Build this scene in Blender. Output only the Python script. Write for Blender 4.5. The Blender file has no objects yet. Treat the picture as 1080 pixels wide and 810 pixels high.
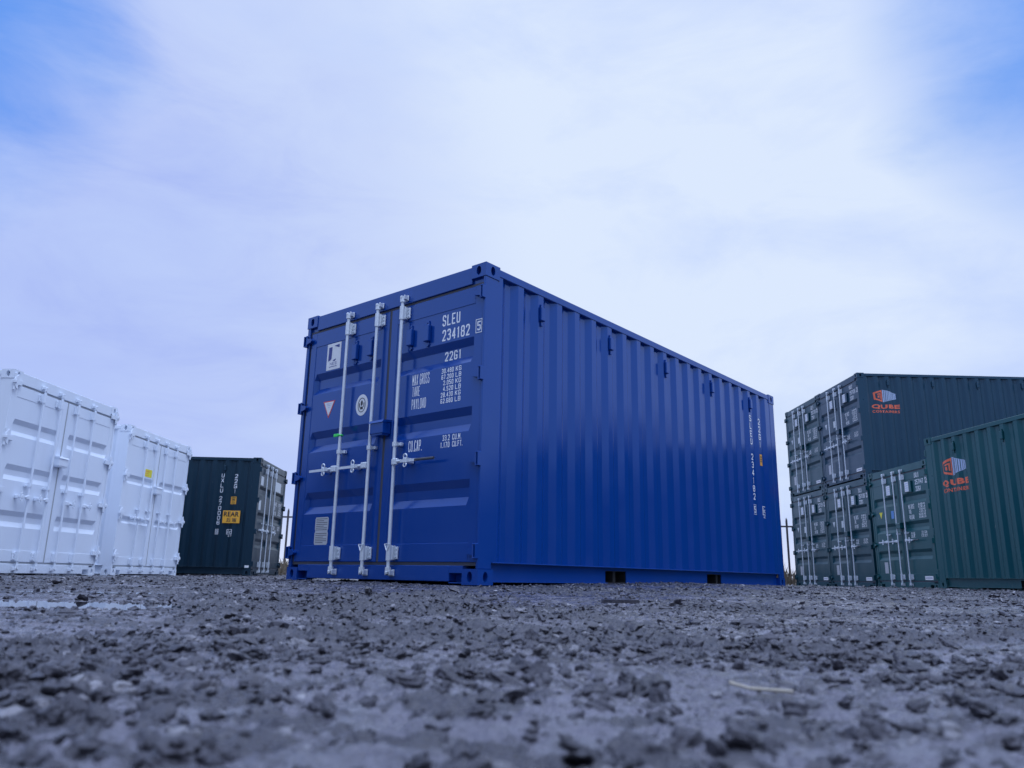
import bpy, bmesh, math, random
import numpy as np
from mathutils import Vector, Matrix
R = math.radians
random.seed(7)
scene = bpy.context.scene
C = scene.collection

# ------------------------------------------------------------------ camera
PITCH, ROLL = 13.975, -1.1013
cam_d = bpy.data.cameras.new('camera'); cam = bpy.data.objects.new('camera', cam_d); C.objects.link(cam)
cam_d.sensor_width = 36; cam_d.lens = 816.75/1080*36
cam.matrix_world = Matrix.Translation((0, 0, 0.0872)) @ Matrix.Rotation(R(90+PITCH), 4, 'X') @ Matrix.Rotation(-R(ROLL), 4, 'Z')
cam_d.clip_start = 0.02; cam_d.clip_end = 4000
cam_d.dof.use_dof = True; cam_d.dof.focus_distance = 6.3; cam_d.dof.aperture_fstop = 7.5
scene.camera = cam

# ------------------------------------------------------------------ world
SUN_EL, SUN_AZ = 60.0, 130.0      # azimuth clockwise from +Y
w = bpy.data.worlds.new('World'); scene.world = w; w.use_nodes = True
nt = w.node_tree; nt.nodes.clear()
def N(t, **k):
    n = nt.nodes.new(t)
    for a, b in k.items(): setattr(n, a, b)
    return n
out = N('ShaderNodeOutputWorld'); bg = N('ShaderNodeBackground'); bg.inputs['Strength'].default_value = 0.1
sky = N('ShaderNodeTexSky', sky_type='NISHITA', sun_disc=False, sun_elevation=R(SUN_EL), sun_rotation=R(SUN_AZ), ozone_density=3.0)
tc = N('ShaderNodeTexCoord')
def noise(scale, detail, rough, mapsc=(1,1,1), dist=0, loc=(0,0,0)):
    mp = N('ShaderNodeMapping'); mp.inputs['Scale'].default_value = mapsc; mp.inputs['Location'].default_value = loc
    nt.links.new(tc.outputs['Generated'], mp.inputs['Vector'])
    n = N('ShaderNodeTexNoise'); n.inputs['Scale'].default_value = scale; n.inputs['Detail'].default_value = detail
    n.inputs['Roughness'].default_value = rough; n.inputs['Distortion'].default_value = dist
    nt.links.new(mp.outputs[0], n.inputs['Vector']); return n.outputs['Fac']
def ramp(src, stops, interp='EASE'):
    r = N('ShaderNodeValToRGB'); r.color_ramp.interpolation = interp
    el = r.color_ramp.elements
    while len(el) < len(stops): el.new(0.5)
    for e, (p, c) in zip(el, stops): e.position = p; e.color = (*c, 1)
    nt.links.new(src, r.inputs['Fac']); return r.outputs['Color']
def mth(op, a, b=None, c=None, clamp=False):
    m = N('ShaderNodeMath', operation=op, use_clamp=clamp)
    for i, v in enumerate((a, b, c)):
        if v is None: continue
        if isinstance(v, (int, float)): m.inputs[i].default_value = v
        else: nt.links.new(v, m.inputs[i])
    return m.outputs[0]
def mixc(f, a, b):
    m = N('ShaderNodeMix', data_type='RGBA')
    for s, v in ((m.inputs[0], f), (m.inputs[6], a), (m.inputs[7], b)):
        if isinstance(v, (int, float)): s.default_value = v
        elif isinstance(v, tuple): s.default_value = (*v, 1)
        else: nt.links.new(v, s)
    return m.outputs[2]
def pixdir(px, py):
    a = (px-540)/816.75; b = -(py-405)/816.75
    v = cam.matrix_world.to_3x3() @ Vector((a, b, -1)); return v.normalized()
def toward(d, lo, hi, wob=None):
    v = N('ShaderNodeVectorMath', operation='DOT_PRODUCT'); v.inputs[1].default_value = d
    nt.links.new(tc.outputs['Generated'], v.inputs[0])
    m = N('ShaderNodeMapRange', interpolation_type='SMOOTHSTEP'); m.inputs['From Min'].default_value = lo; m.inputs['From Max'].default_value = hi
    src = v.outputs['Value'] if wob is None else mth('ADD', v.outputs['Value'], wob)
    nt.links.new(src, m.inputs['Value']); return m.outputs[0]
K = 10.0
LAV = tuple(K*v for v in (0.50, 0.63, 0.99)); PALE = tuple(K*v for v in (0.73, 0.83, 1.0)); BLUE = tuple(K*v for v in (0.05, 0.30, 1.0))
LAVD = tuple(K*v for v in (0.43, 0.53, 0.93)); HOR = tuple(K*v for v in (0.72, 0.79, 1.0))
wisp = noise(1.6, 6, 0.55, (1, 1, 2.2), 0.35)
fine = noise(5.0, 8, 0.62, (1, 1, 2.5), 0.5, (3, 1, 0))
bright = toward(pixdir(560, 150), 0.78, 1.0)
f1 = mth('ADD', mth('MULTIPLY', bright, 0.85), mth('MULTIPLY', mth('SUBTRACT', wisp, 0.48), 2.6), clamp=True)
f1 = mth('ADD', f1, mth('MULTIPLY', mth('SUBTRACT', fine, 0.5), 1.3), clamp=True)
cloud = mixc(f1, LAV, PALE)
f0 = mth('MULTIPLY', toward(pixdir(60, 280), 0.84, 1.0), mth('MULTIPLY', fine, 1.5), clamp=True)
cloud = mixc(f0, cloud, LAVD)
# pale band at the horizon
sep = N('ShaderNodeSeparateXYZ'); nt.links.new(tc.outputs['Generated'], sep.inputs[0])
hz = N('ShaderNodeMapRange', interpolation_type='SMOOTHSTEP'); hz.inputs['From Min'].default_value = 0.0; hz.inputs['From Max'].default_value = 0.10
hz.inputs['To Min'].default_value = 1.0; hz.inputs['To Max'].default_value = 0.0
nt.links.new(sep.outputs['Z'], hz.inputs['Value'])
cloud = mixc(hz.outputs[0], cloud, HOR)
# blue openings in the overcast
skyblue = mixc(0.18, BLUE, sky.outputs['Color'])
wob = mth('ADD', mth('MULTIPLY', mth('SUBTRACT', wisp, 0.5), 0.07), mth('MULTIPLY', mth('SUBTRACT', fine, 0.5), 0.03))
gl = toward(pixdir(-150, -30), 0.964, 1.012, wob); gr_ = toward(pixdir(1230, -90), 0.958, 1.012, wob)
gap = mth('MAXIMUM', gl, gr_)
gap = mth('MAXIMUM', gap, 0.03)
col = mixc(gap, cloud, skyblue)
# an overcast dome is brighter overhead than near the horizon
zb_ = N('ShaderNodeMapRange', interpolation_type='SMOOTHSTEP'); zb_.inputs['From Min'].default_value = 0.66; zb_.inputs['From Max'].default_value = 0.95
zb_.inputs['To Min'].default_value = 1.0; zb_.inputs['To Max'].default_value = 3.5; nt.links.new(sep.outputs['Z'], zb_.inputs['Value'])
vm = N('ShaderNodeVectorMath', operation='SCALE'); nt.links.new(col, vm.inputs[0]); nt.links.new(zb_.outputs[0], vm.inputs['Scale']); col = vm.outputs[0]
nt.links.new(col, bg.inputs['Color']); nt.links.new(bg.outputs[0], out.inputs['Surface'])

# ------------------------------------------------------------------ sun (behind thin cloud)
sd = bpy.data.lights.new('sun', 'SUN'); sd.energy = 0.9; sd.angle = R(24); sd.color = (0.74, 0.85, 1.0)
so = bpy.data.objects.new('sun', sd); C.objects.link(so)
az, el = R(SUN_AZ), R(SUN_EL)
sv = Vector((math.sin(az)*math.cos(el), math.cos(az)*math.cos(el), math.sin(el)))
so.rotation_euler = (-sv).to_track_quat('-Z', 'Y').to_euler()
so.location = sv*50
vs = scene.view_settings; vs.view_transform = 'Standard'; vs.look = 'None'; vs.exposure = 0.0; vs.gamma = 1.0; vs.use_curve_mapping = False
scene.render.engine = 'CYCLES'

# ------------------------------------------------------------------ materials
def newmat(name):
    m = bpy.data.materials.new(name); m.use_nodes = True
    t = m.node_tree; b = t.nodes['Principled BSDF']; return m, t, b
def paint(name, col, rough=0.35, spec=0.5, dirt=(0.10, 0.09, 0.085), dirt_amt=0.35, oil=0.12, var=0.14, scratch=0.0, coat=0.0, tint=(1, 1, 1)):
    m, t, b = newmat(name); L = t.links.new
    tcn = t.nodes.new('ShaderNodeTexCoord')
    def nz(s, d=4, r=.55, ms=(1,1,1)):
        mp = t.nodes.new('ShaderNodeMapping'); mp.inputs['Scale'].default_value = ms; L(tcn.outputs['Object'], mp.inputs[0])
        n = t.nodes.new('ShaderNodeTexNoise'); n.inputs['Scale'].default_value = s; n.inputs['Detail'].default_value = d; n.inputs['Roughness'].default_value = r
        L(mp.outputs[0], n.inputs['Vector']); return n.outputs['Fac']
    def M(op, a, c, clamp=True):
        q = t.nodes.new('ShaderNodeMath'); q.operation = op; q.use_clamp = clamp
        for i, v in enumerate((a, c)):
            if isinstance(v, (int, float)): q.inputs[i].default_value = v
            else: L(v, q.inputs[i])
        return q.outputs[0]
    def X(f, a, c):
        q = t.nodes.new('ShaderNodeMix'); q.data_type = 'RGBA'
        for s, v in ((q.inputs[0], f), (q.inputs[6], a), (q.inputs[7], c)):
            if isinstance(v, (int, float)): s.default_value = v
            elif isinstance(v, tuple): s.default_value = (*v, 1)
            else: L(v, s)
        return q.outputs[2]
    n1 = nz(1.3, 5); c1 = tuple(v*(1-var) for v in col); c2 = tuple(min(1, v*(1+var)) for v in col)
    base = X(n1, c1, c2)
    # vertical rain-wash streaks
    st = M('MULTIPLY', M('SUBTRACT', nz(7, 4, .6, (1, 1, .06)), .52), 1.6)
    base = X(M('MULTIPLY', st, dirt_amt*0.5), base, dirt)
    # mud splashed up from the yard, ragged
    sp = t.nodes.new('ShaderNodeSeparateXYZ'); L(tcn.outputs['Object'], sp.inputs[0])
    mr = t.nodes.new('ShaderNodeMapRange'); mr.inputs['From Min'].default_value = 0.0; mr.inputs['From Max'].default_value = 0.42
    mr.inputs['To Min'].default_value = 1; mr.inputs['To Max'].default_value = 0; L(sp.outputs['Z'], mr.inputs['Value'])
    spl = M('MULTIPLY', M('SUBTRACT', M('ADD', nz(38, 5, .7), M('MULTIPLY', mr.outputs[0], .22)), .60), 5.0)
    spl = M('MULTIPLY', spl, mr.outputs[0])
    base = X(M('MULTIPLY', spl, dirt_amt), base, dirt)
    if scratch:
        sc = M('MULTIPLY', M('SUBTRACT', nz(16, 3, .8, (1, 1, .35)), .69), 14)
        base = X(M('MULTIPLY', sc, scratch), base, (.35, .36, .36))
    L(base, b.inputs['Base Color'])
    rr = M('ADD', M('MULTIPLY', nz(3.5, 5), .22), rough-.11); rr = M('ADD', rr, M('MULTIPLY', spl, min(.3, dirt_amt)))
    L(rr, b.inputs['Roughness']); b.inputs['Specular IOR Level'].default_value = spec
    b.inputs['Specular Tint'].default_value = (*tint, 1); b.inputs['Coat Weight'].default_value = coat; b.inputs['Coat Roughness'].default_value = .2
    bp = t.nodes.new('ShaderNodeBump'); bp.inputs['Strength'].default_value = oil; bp.inputs['Distance'].default_value = .02
    L(nz(2.2, 2, .4, (1, 1, .5)), bp.inputs['Height'])
    b2 = t.nodes.new('ShaderNodeBump'); b2.inputs['Strength'].default_value = .05; b2.inputs['Distance'].default_value = .001
    L(nz(260, 2), b2.inputs['Height']); L(bp.outputs[0], b2.inputs['Normal']); L(b2.outputs[0], b.inputs['Normal'])
    return m
def flat(name, col, rough=.5, metal=0.0, var=.08, bump=0):
    m, t, b = newmat(name)
    n = t.nodes.new('ShaderNodeTexNoise'); n.inputs['Scale'].default_value = 22; n.inputs['Detail'].default_value = 5
    tcn = t.nodes.new('ShaderNodeTexCoord'); t.links.new(tcn.outputs['Object'], n.inputs['Vector'])
    q = t.nodes.new('ShaderNodeMix'); q.data_type = 'RGBA'; t.links.new(n.outputs['Fac'], q.inputs[0])
    q.inputs[6].default_value = (*[v*(1-var) for v in col], 1); q.inputs[7].default_value = (*[min(1, v*(1+var)) for v in col], 1)
    t.links.new(q.outputs[2], b.inputs['Base Color']); b.inputs['Roughness'].default_value = rough; b.inputs['Metallic'].default_value = metal
    return m
BLUEP = paint('blue_paint', (0.002, 0.047, 0.265), .17, 1.0, dirt_amt=.03, oil=.14, var=.06, tint=(.45, .66, 1))
GREEN = paint('dark_green_paint', (0.003, 0.046, 0.064), .32, .6, tint=(.6, .85, 1), dirt=(.07, .09, .10), dirt_amt=.35, oil=.25, scratch=.1)
GREEN2 = paint('green_paint', (0.003, 0.068, 0.078), .32, .6, tint=(.6, .9, 1), dirt=(.10, .13, .14), dirt_amt=.45, oil=.25, scratch=.45)
NAVYD = paint('dark_navy_paint', (0.003, 0.019, 0.036), .36, .5, tint=(.6, .85, 1), dirt=(.08, .09, .10), dirt_amt=.2, oil=.25, scratch=.15)
NAVY = paint('dark_teal_paint', (0.004, 0.038, 0.070), .32, .7, tint=(.6, .8, 1), dirt=(.08, .09, .10), dirt_amt=.25, oil=.25, scratch=.25)
WHITE = paint('white_paint', (0.78, 0.84, 0.93), .35, .5, dirt=(.45, .45, .47), dirt_amt=.30, oil=.12, var=.03)
GALV = flat('galvanised_steel', (0.70, 0.75, 0.80), .42, .45, .15)
RUBBER = flat('rubber_seal', (0.045, 0.05, 0.07), .5)
RUBBERW = flat('grey_seal', (0.40, 0.42, 0.45), .6)
LETTER = flat('white_lettering', (0.88, 0.90, 0.92), .45)
BLACKL = flat('black_lettering', (0.02, 0.02, 0.025), .5)
NAVYL = flat('navy_print', (0.03, 0.05, 0.25), .5)
SIGNW = flat('white_sign', (0.78, 0.79, 0.80), .4)
AMBER = flat('amber_label', (0.85, 0.42, 0.04), .45)
YELLOW = flat('yellow_label', (0.85, 0.75, 0.04), .45)
RED = flat('red_print', (0.65, 0.06, 0.06), .5)
ORANGE = flat('orange_print', (0.90, 0.17, 0.08), .45)
ICONB = flat('pale_blue_print', (0.45, 0.55, 0.75), .45)
ALU = flat('data_plate_aluminium', (0.50, 0.52, 0.55), .5, .35)
TIE = flat('green_plastic', (0.05, 0.75, 0.12), .4)
GRIP = flat('dark_grip', (0.06, 0.065, 0.08), .5)
UNDER_SHADE = flat('underside_and_pocket_shade', (0.015, 0.015, 0.017), .8)
LABELW = flat('pale_label', (0.62, 0.66, 0.68), .5)
LABELB = flat('blue_label', (0.12, 0.28, 0.6), .5)

# ------------------------------------------------------------------ mesh helpers
def link(o, parent=None):
    C.objects.link(o)
    if parent is not None: o.parent = parent
    return o
class MB:
    def __init__(s): s.bm = bmesh.new()
    def box(s, x0, x1, y0, y1, z0, z1, bev=0.0):
        t = bmesh.new()
        bmesh.ops.create_cube(t, size=1, matrix=Matrix.Translation(((x0+x1)/2, (y0+y1)/2, (z0+z1)/2)) @ Matrix.Diagonal((abs(x1-x0), abs(y1-y0), abs(z1-z0), 1)))
        if bev: bmesh.ops.bevel(t, geom=t.edges[:], offset=bev, segments=1, affect='EDGES')
        s.merge(t); return s
    def merge(s, t):
        me = bpy.data.meshes.new('tmp'); t.to_mesh(me); t.free(); s.bm.from_mesh(me); bpy.data.meshes.remove(me)
    def cyl(s, a, b, r, n=12, r2=None, cap=True):
        a, b = Vector(a), Vector(b); d = b-a; t = bmesh.new()
        bmesh.ops.create_cone(t, cap_ends=cap, segments=n, radius1=r, radius2=r if r2 is None else r2, depth=d.length)
        M_ = Matrix.Translation((a+b)/2) @ d.to_track_quat('Z', 'Y').to_matrix().to_4x4()
        bmesh.ops.transform(t, matrix=M_, verts=t.verts); s.merge(t); return s
    def torus(s, c, n, R_, r, seg=14, ms=6):
        c = Vector(c); q = Vector(n).to_track_quat('Z', 'Y'); vs = []
        for i in range(seg):
            a = 2*math.pi*i/seg; row = []
            for j in range(ms):
                bb = 2*math.pi*j/ms
                p = Vector(((R_+r*math.cos(bb))*math.cos(a), (R_+r*math.cos(bb))*math.sin(a), r*math.sin(bb)))
                row.append(s.bm.verts.new(c+q @ p))
            vs.append(row)
        for i in range(seg):
            for j in range(ms):
                s.bm.faces.new((vs[i][j], vs[(i+1) % seg][j], vs[(i+1) % seg][(j+1) % ms], vs[i][(j+1) % ms]))
        return s
    def prism(s, pts, axis, a, b):
        # pts 2D polygon, extruded from a to b along axis: 'y' -> pts are (x,z); 'x' -> (y,z); 'z' -> (x,y)
        def P(p, t): return {'y': (p[0], t, p[1]), 'x': (t, p[0], p[1]), 'z': (p[0], p[1], t)}[axis]
        A = [s.bm.verts.new(P(p, a)) for p in pts]; B = [s.bm.verts.new(P(p, b)) for p in pts]
        s.bm.faces.new(A); s.bm.faces.new(B[::-1]); n = len(pts)
        for i in range(n): s.bm.faces.new((A[i], B[i], B[(i+1) % n], A[(i+1) % n]))
        return s
    def grid(s, rows):
        V = [[s.bm.verts.new(p) for p in r] for r in rows]
        for i in range(len(V)-1):
            for j in range(len(V[0])-1): s.bm.faces.new((V[i][j], V[i][j+1], V[i+1][j+1], V[i+1][j]))
        return s
    def build(s, name, mat, parent=None, smooth=False, recalc=True):
        if recalc: bmesh.ops.recalc_face_normals(s.bm, faces=s.bm.faces)
        me = bpy.data.meshes.new(name); s.bm.to_mesh(me); s.bm.free()
        me.materials.append(mat)
        if smooth:
            me.polygons.foreach_set('use_smooth', [True]*len(me.polygons)); me.set_sharp_from_angle(angle=R(35))
        return link(bpy.data.objects.new(name, me), parent)
def tag(o, label=None, cat=None, group=None, kind=None):
    if label: o['label'] = label
    if cat: o['category'] = cat
    if group: o['group'] = group
    if kind: o['kind'] = kind
    return o
W, H, LEN = 2.438, 2.591, 6.058
HW = W/2

# text as solid letters fitted to a rectangle; mapping (a,b,depth)->xyz
def text_bm(s, offset=0.0, spacing=1.0):
    cu = bpy.data.curves.new('t', 'FONT'); cu.body = s; cu.offset = offset; cu.space_character = spacing; cu.resolution_u = 3
    o = bpy.data.objects.new('t', cu); C.objects.link(o)
    dg = bpy.context.evaluated_depsgraph_get(); me = bpy.data.meshes.new_from_object(o.evaluated_get(dg))
    bm = bmesh.new(); bm.from_mesh(me); bpy.data.objects.remove(o); bpy.data.meshes.remove(me); bpy.data.curves.remove(cu)
    return bm
def fit(bm, a0, a1, b0, b1):
    xs = [v.co.x for v in bm.verts]; ys = [v.co.y for v in bm.verts]
    x0, x1, y0, y1 = min(xs), max(xs), min(ys), max(ys)
    for v in bm.verts:
        v.co.x = a0+(v.co.x-x0)/(x1-x0)*(a1-a0); v.co.y = b0+(v.co.y-y0)/(y1-y0)*(b1-b0); v.co.z = 0
    return bm
GL = {'A': [[(0,0),(.40,1),(.60,1),(1,0)],[(.14,.28),(.86,.28)]], 'B': [[(0,0),(0,1),(.8,1),(1,.85),(1,.65),(.8,.52),(0,.52)],[(.8,.52),(1,.38),(1,.15),(.8,0),(0,0)]],
'C': [[(1,.8),(1,.88),(.8,1),(.2,1),(0,.88),(0,.12),(.2,0),(.8,0),(1,.12),(1,.2)]], 'D': [[(0,0),(0,1),(.7,1),(1,.8),(1,.2),(.7,0),(0,0)]], 'E': [[(1,0),(0,0),(0,1),(1,1)],[(0,.5),(.8,.5)]],
'F': [[(0,0),(0,1),(1,1)],[(0,.5),(.8,.5)]], 'G': [[(1,.8),(1,.88),(.8,1),(.2,1),(0,.88),(0,.12),(.2,0),(.8,0),(1,.12),(1,.45),(.55,.45)]], 'I': [[(.5,0),(.5,1)]], 'i': [[(.5,0),(.5,.65)],[(.5,.85),(.5,1)]],
'K': [[(0,0),(0,1)],[(1,1),(0,.42)],[(.3,.58),(1,0)]], 'L': [[(0,1),(0,0),(1,0)]], 'M': [[(0,0),(0,1),(.5,.35),(1,1),(1,0)]], 'N': [[(0,0),(0,1),(1,0),(1,1)]],
'O': [[(.2,0),(.8,0),(1,.12),(1,.88),(.8,1),(.2,1),(0,.88),(0,.12),(.2,0)]], 'P': [[(0,0),(0,1),(.8,1),(1,.87),(1,.6),(.8,.47),(0,.47)]], 'Q': [[(.2,0),(.8,0),(1,.12),(1,.88),(.8,1),(.2,1),(0,.88),(0,.12),(.2,0)],[(.6,.3),(1.05,-.05)]],
'R': [[(0,0),(0,1),(.8,1),(1,.87),(1,.62),(.8,.5),(0,.5)],[(.5,.5),(1,0)]], 'S': [[(1,.8),(1,.88),(.8,1),(.2,1),(0,.88),(0,.65),(.2,.53),(.8,.47),(1,.35),(1,.12),(.8,0),(.2,0),(0,.12),(0,.2)]],
'T': [[(0,1),(1,1)],[(.5,1),(.5,0)]], 'U': [[(0,1),(0,.12),(.2,0),(.8,0),(1,.12),(1,1)]], 'X': [[(0,0),(1,1)],[(0,1),(1,0)]], 'Y': [[(0,1),(.5,.5),(1,1)],[(.5,.5),(.5,0)]],
'0': [[(.2,0),(.8,0),(1,.12),(1,.88),(.8,1),(.2,1),(0,.88),(0,.12),(.2,0)]], '1': [[(.25,.85),(.6,1),(.6,0)]], '2': [[(0,.8),(0,.88),(.2,1),(.8,1),(1,.88),(1,.62),(0,0),(1,0)]],
'3': [[(0,.88),(.2,1),(.8,1),(1,.88),(1,.63),(.75,.52),(.4,.52)],[(.75,.52),(1,.4),(1,.12),(.8,0),(.2,0),(0,.12)]], '4': [[(.75,0),(.75,1),(0,.28),(1,.28)]], '5': [[(1,1),(0,1),(0,.57),(.8,.57),(1,.45),(1,.12),(.8,0),(.2,0),(0,.12)]],
'6': [[(1,.88),(.8,1),(.2,1),(0,.88),(0,.12),(.2,0),(.8,0),(1,.12),(1,.42),(.8,.54),(0,.54)]], '7': [[(0,1),(1,1),(.35,0)]], '8': [[(.2,.52),(0,.65),(0,.88),(.2,1),(.8,1),(1,.88),(1,.65),(.8,.52),(.2,.52),(0,.4),(0,.12),(.2,0),(.8,0),(1,.12),(1,.4),(.8,.52)]],
'9': [[(0,.12),(.2,0),(.8,0),(1,.12),(1,.88),(.8,1),(.2,1),(0,.88),(0,.58),(.2,.46),(1,.46)]], '.': [[(.5,0),(.5,.06)]], ' ': []}
def word(s, a0, a1, b0, b1, off=None, spacing=1.1, wt=.155, bold=0):
    """painted stencil style capitals drawn with strokes of even width, fitted to a rectangle"""
    if bold or any(c not in GL for c in s): return fit(text_bm(s, bold or .012, spacing), a0, a1, b0, b1)
    adv = {' ': .55, '.': .35, 'I': .45, '1': .75, 'i': .45, 'M': 1.15}
    ws = [adv.get(c, 1.0) for c in s]; gap = .30; tot = sum(ws)+gap*(len(s)-1); hh = b1-b0; cell = (a1-a0)/tot; t = hh*wt; t = min(t, cell*.30)
    bm = bmesh.new(); x = a0; k = 0
    for c, w_ in zip(s, ws):
        X0, X1 = x+t/2, x+w_*cell-t/2
        if c in '.Ii': X0 = X1 = x+w_*cell/2
        for st in GL[c]:
            P = [Vector((X0+(X1-X0)*p[0] if c not in '.Ii' else X0, b0+t/2+(hh-t)*p[1])) for p in st]
            for p, q in zip(P[:-1], P[1:]):
                d = (q-p); 
                if d.length < 1e-7: continue
                d.normalize(); n_ = Vector((-d.y, d.x))*t/2; e = d*t*.32; z = .00004*(k % 12); k += 1
                bm.faces.new([bm.verts.new((*v, z)) for v in (p-e-n_, q+e-n_, q+e+n_, p-e+n_)])
        x += (w_+gap)*cell
    return bm
def poly(pts):
    bm = bmesh.new(); bm.faces.new([bm.verts.new((p[0], p[1], 0)) for p in pts]); return bm
def rect(a0, a1, b0, b1): return poly([(a0, b0), (a1, b0), (a1, b1), (a0, b1)])
def pic_frame(a0, a1, b0, b1, t=.009): return [rect(a0, a1, b0, b0+t), rect(a0, a1, b1-t, b1), rect(a0, a0+t, b0+t+.0001, b1-t-.0001), rect(a1-t, a1, b0+t+.0001, b1-t-.0001)]
def stack_word(s, ac, wd, ztop, zbot):
    m = MB(); n = len(s); step = (ztop-zbot)/n
    for i, ch in enumerate(s):
        if ch == ' ': continue
        hh = step*.80; w_ = wd if ch not in '1I' else wd*.3
        m.merge(word(ch, ac-w_/2, ac+w_/2, ztop-step*i-hh, ztop-step*i))
    return m.bm
def extrude_slight(bm, t):
    r = bmesh.ops.extrude_face_region(bm, geom=bm.faces[:])
    for v in [g for g in r['geom'] if isinstance(g, bmesh.types.BMVert)]: v.co.z += t
def on_door(bms, name, mat, parent, y, x_of=None, t=.0015, split=None):
    if split is not None:
        k0 = 0
        for cnt in split: on_door(bms[k0:k0+cnt], name, mat, parent, y, x_of, t); k0 += cnt
        return
    m = MB()
    for bm in bms:
        if max(v.co.z for v in bm.verts) < 1e-7 and len(bm.faces) < 40: extrude_slight(bm, t)
        m.merge(bm)
    for v in m.bm.verts: v.co = Vector((v.co.x, y-v.co.z, v.co.y))
    return m.build(name, mat, parent, recalc=False)

# corrugated side profile: list of (v, depth) from the door end
PIT = .28
def side_profile():
    pts = [(.160, 0)]
    for k in range(20):
        a = .227+PIT*k
        pts += [(a, 0), (a+.068, .036), (a+.138, .036), (a+.206, 0)]
    pts.append((LEN-.160, 0)); return pts
PROF = side_profile()
def depth_at(v):
    for (a, d0), (b, d1) in zip(PROF[:-1], PROF[1:]):
        if a <= v <= b: return d0+(d1-d0)*((v-a)/(b-a) if b > a else 0)
    return 0
PANX = HW-.010
def on_side(bms, name, mat, parent, side=1, proud=.002):
    """bms drawn in (v, z) as a viewer of that side reads them; side=+1 right side (v grows to the right), -1 left side (drawn with a=-v)"""
    m = MB()
    for bm in bms:
        m.merge(bm)
    bm = m.bm
    vs_ = [v.co.x*side for v in bm.verts]; lo, hi = min(vs_), max(vs_)
    bmesh.ops.triangulate(bm, faces=bm.faces[:])
    for v_, d in PROF:
        if lo < v_ < hi:
            bmesh.ops.bisect_plane(bm, geom=bm.verts[:]+bm.edges[:]+bm.faces[:], plane_co=(v_*side, 0, 0), plane_no=(1, 0, 0), dist=1e-6)
    for v in bm.verts:
        vv = v.co.x*side; v.co = Vector((side*(PANX-depth_at(vv)+proud+v.co.z), vv, v.co.y))
    return m.build(name, mat, parent, recalc=False)

def casting_hole_face(m, o, ax, ay, n, w_, h_, ow, oh, depth):
    o, ax, ay, n = map(Vector, (o, ax, ay, n))
    ang = sorted(set([math.atan2(sy*h_/2, sx*w_/2) % (2*math.pi) for sx in (1, -1) for sy in (1, -1)] + [2*math.pi*i/16 for i in range(16)]))
    outer, inner, deep = [], [], []
    for a in ang:
        c, s_ = math.cos(a), math.sin(a)
        k = min((w_/2)/abs(c) if abs(c) > 1e-6 else 9, (h_/2)/abs(s_) if abs(s_) > 1e-6 else 9)
        outer.append(m.bm.verts.new(o+ax*(c*k)+ay*(s_*k)))
        p = o+ax*(c*ow/2)+ay*(s_*oh/2); inner.append(m.bm.verts.new(p)); deep.append(m.bm.verts.new(p-n*depth))
    L_ = len(ang)
    for i in range(L_):
        j = (i+1) % L_
        m.bm.faces.new((outer[i], outer[j], inner[j], inner[i])); m.bm.faces.new((inner[i], inner[j], deep[j], deep[i]))
    m.bm.faces.new(deep[::-1])
CW, CL, CH = .162, .178, .118
def casting(parent, mat, sx, sy, top):
    # sx -1 left, +1 right; sy 0 door end, 1 far end
    m = MB(); cx = sx*(HW-CW/2); cy = CL/2 if sy == 0 else LEN-CL/2; cz = H-CH/2 if top else CH/2
    fy = -1 if sy == 0 else 1
    casting_hole_face(m, (cx, cy+fy*CL/2, cz), (1, 0, 0), (0, 0, 1), (0, fy, 0), CW, CH, .052, .080, .055)
    casting_hole_face(m, (cx+sx*CW/2, cy, cz), (0, 1, 0), (0, 0, 1), (sx, 0, 0), CL, CH, .052, .080, .055)
    tz = 1 if top else -1
    casting_hole_face(m, (cx, cy, cz+tz*CH/2), (1, 0, 0), (0, 1, 0), (0, 0, tz), CW, CL, .064, .110, .03)
    X0, X1, Y0, Y1, Z0, Z1 = cx-CW/2, cx+CW/2, cy-CL/2, cy+CL/2, cz-CH/2, cz+CH/2
    def q(*p): m.bm.faces.new([m.bm.verts.new(v) for v in p])
    yb = Y1 if sy == 0 else Y0; q((X0, yb, Z0), (X1, yb, Z0), (X1, yb, Z1), (X0, yb, Z1))
    xb = X0 if sx > 0 else X1; q((xb, Y0, Z0), (xb, Y1, Z0), (xb, Y1, Z1), (xb, Y0, Z1))
    zb = Z0 if top else Z1; q((X0, Y0, zb), (X1, Y0, zb), (X1, Y1, zb), (X0, Y1, zb))
    bmesh.ops.remove_doubles(m.bm, verts=m.bm.verts, dist=1e-5)
    return m.build('corner_casting', mat, parent)

def side_panel(root, mat, side):
    x = side*PANX; zt, zb = 2.515, .168; m = MB()
    zs = [zb, zb+.01, zt-.01, zt]
    rows = [[(side*(PANX-d), v, z) for v, d in PROF] for z in (zb, .8, 1.5, zt)]
    m.grid(rows)
    ob = m.build('side_panel', mat, root)
    me = ob.data
    return ob
def side_vent(parent, mat, side, v):
    m = MB(); x0 = PANX*side
    def b(dx0, dx1, v0, v1, z0, z1, be=.004): m.box(x0+side*dx0, x0+side*dx1, v0, v1, z0, z1, be)
    b(.001, .034, v-.029, v+.029, 2.27, 2.40, .006)
    b(.001, .016, v-.010, v+.010, 2.225, 2.27, .003); b(.001, .016, v-.010, v+.010, 2.40, 2.43, .003)
    return m.build('vent', mat, parent)

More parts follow.
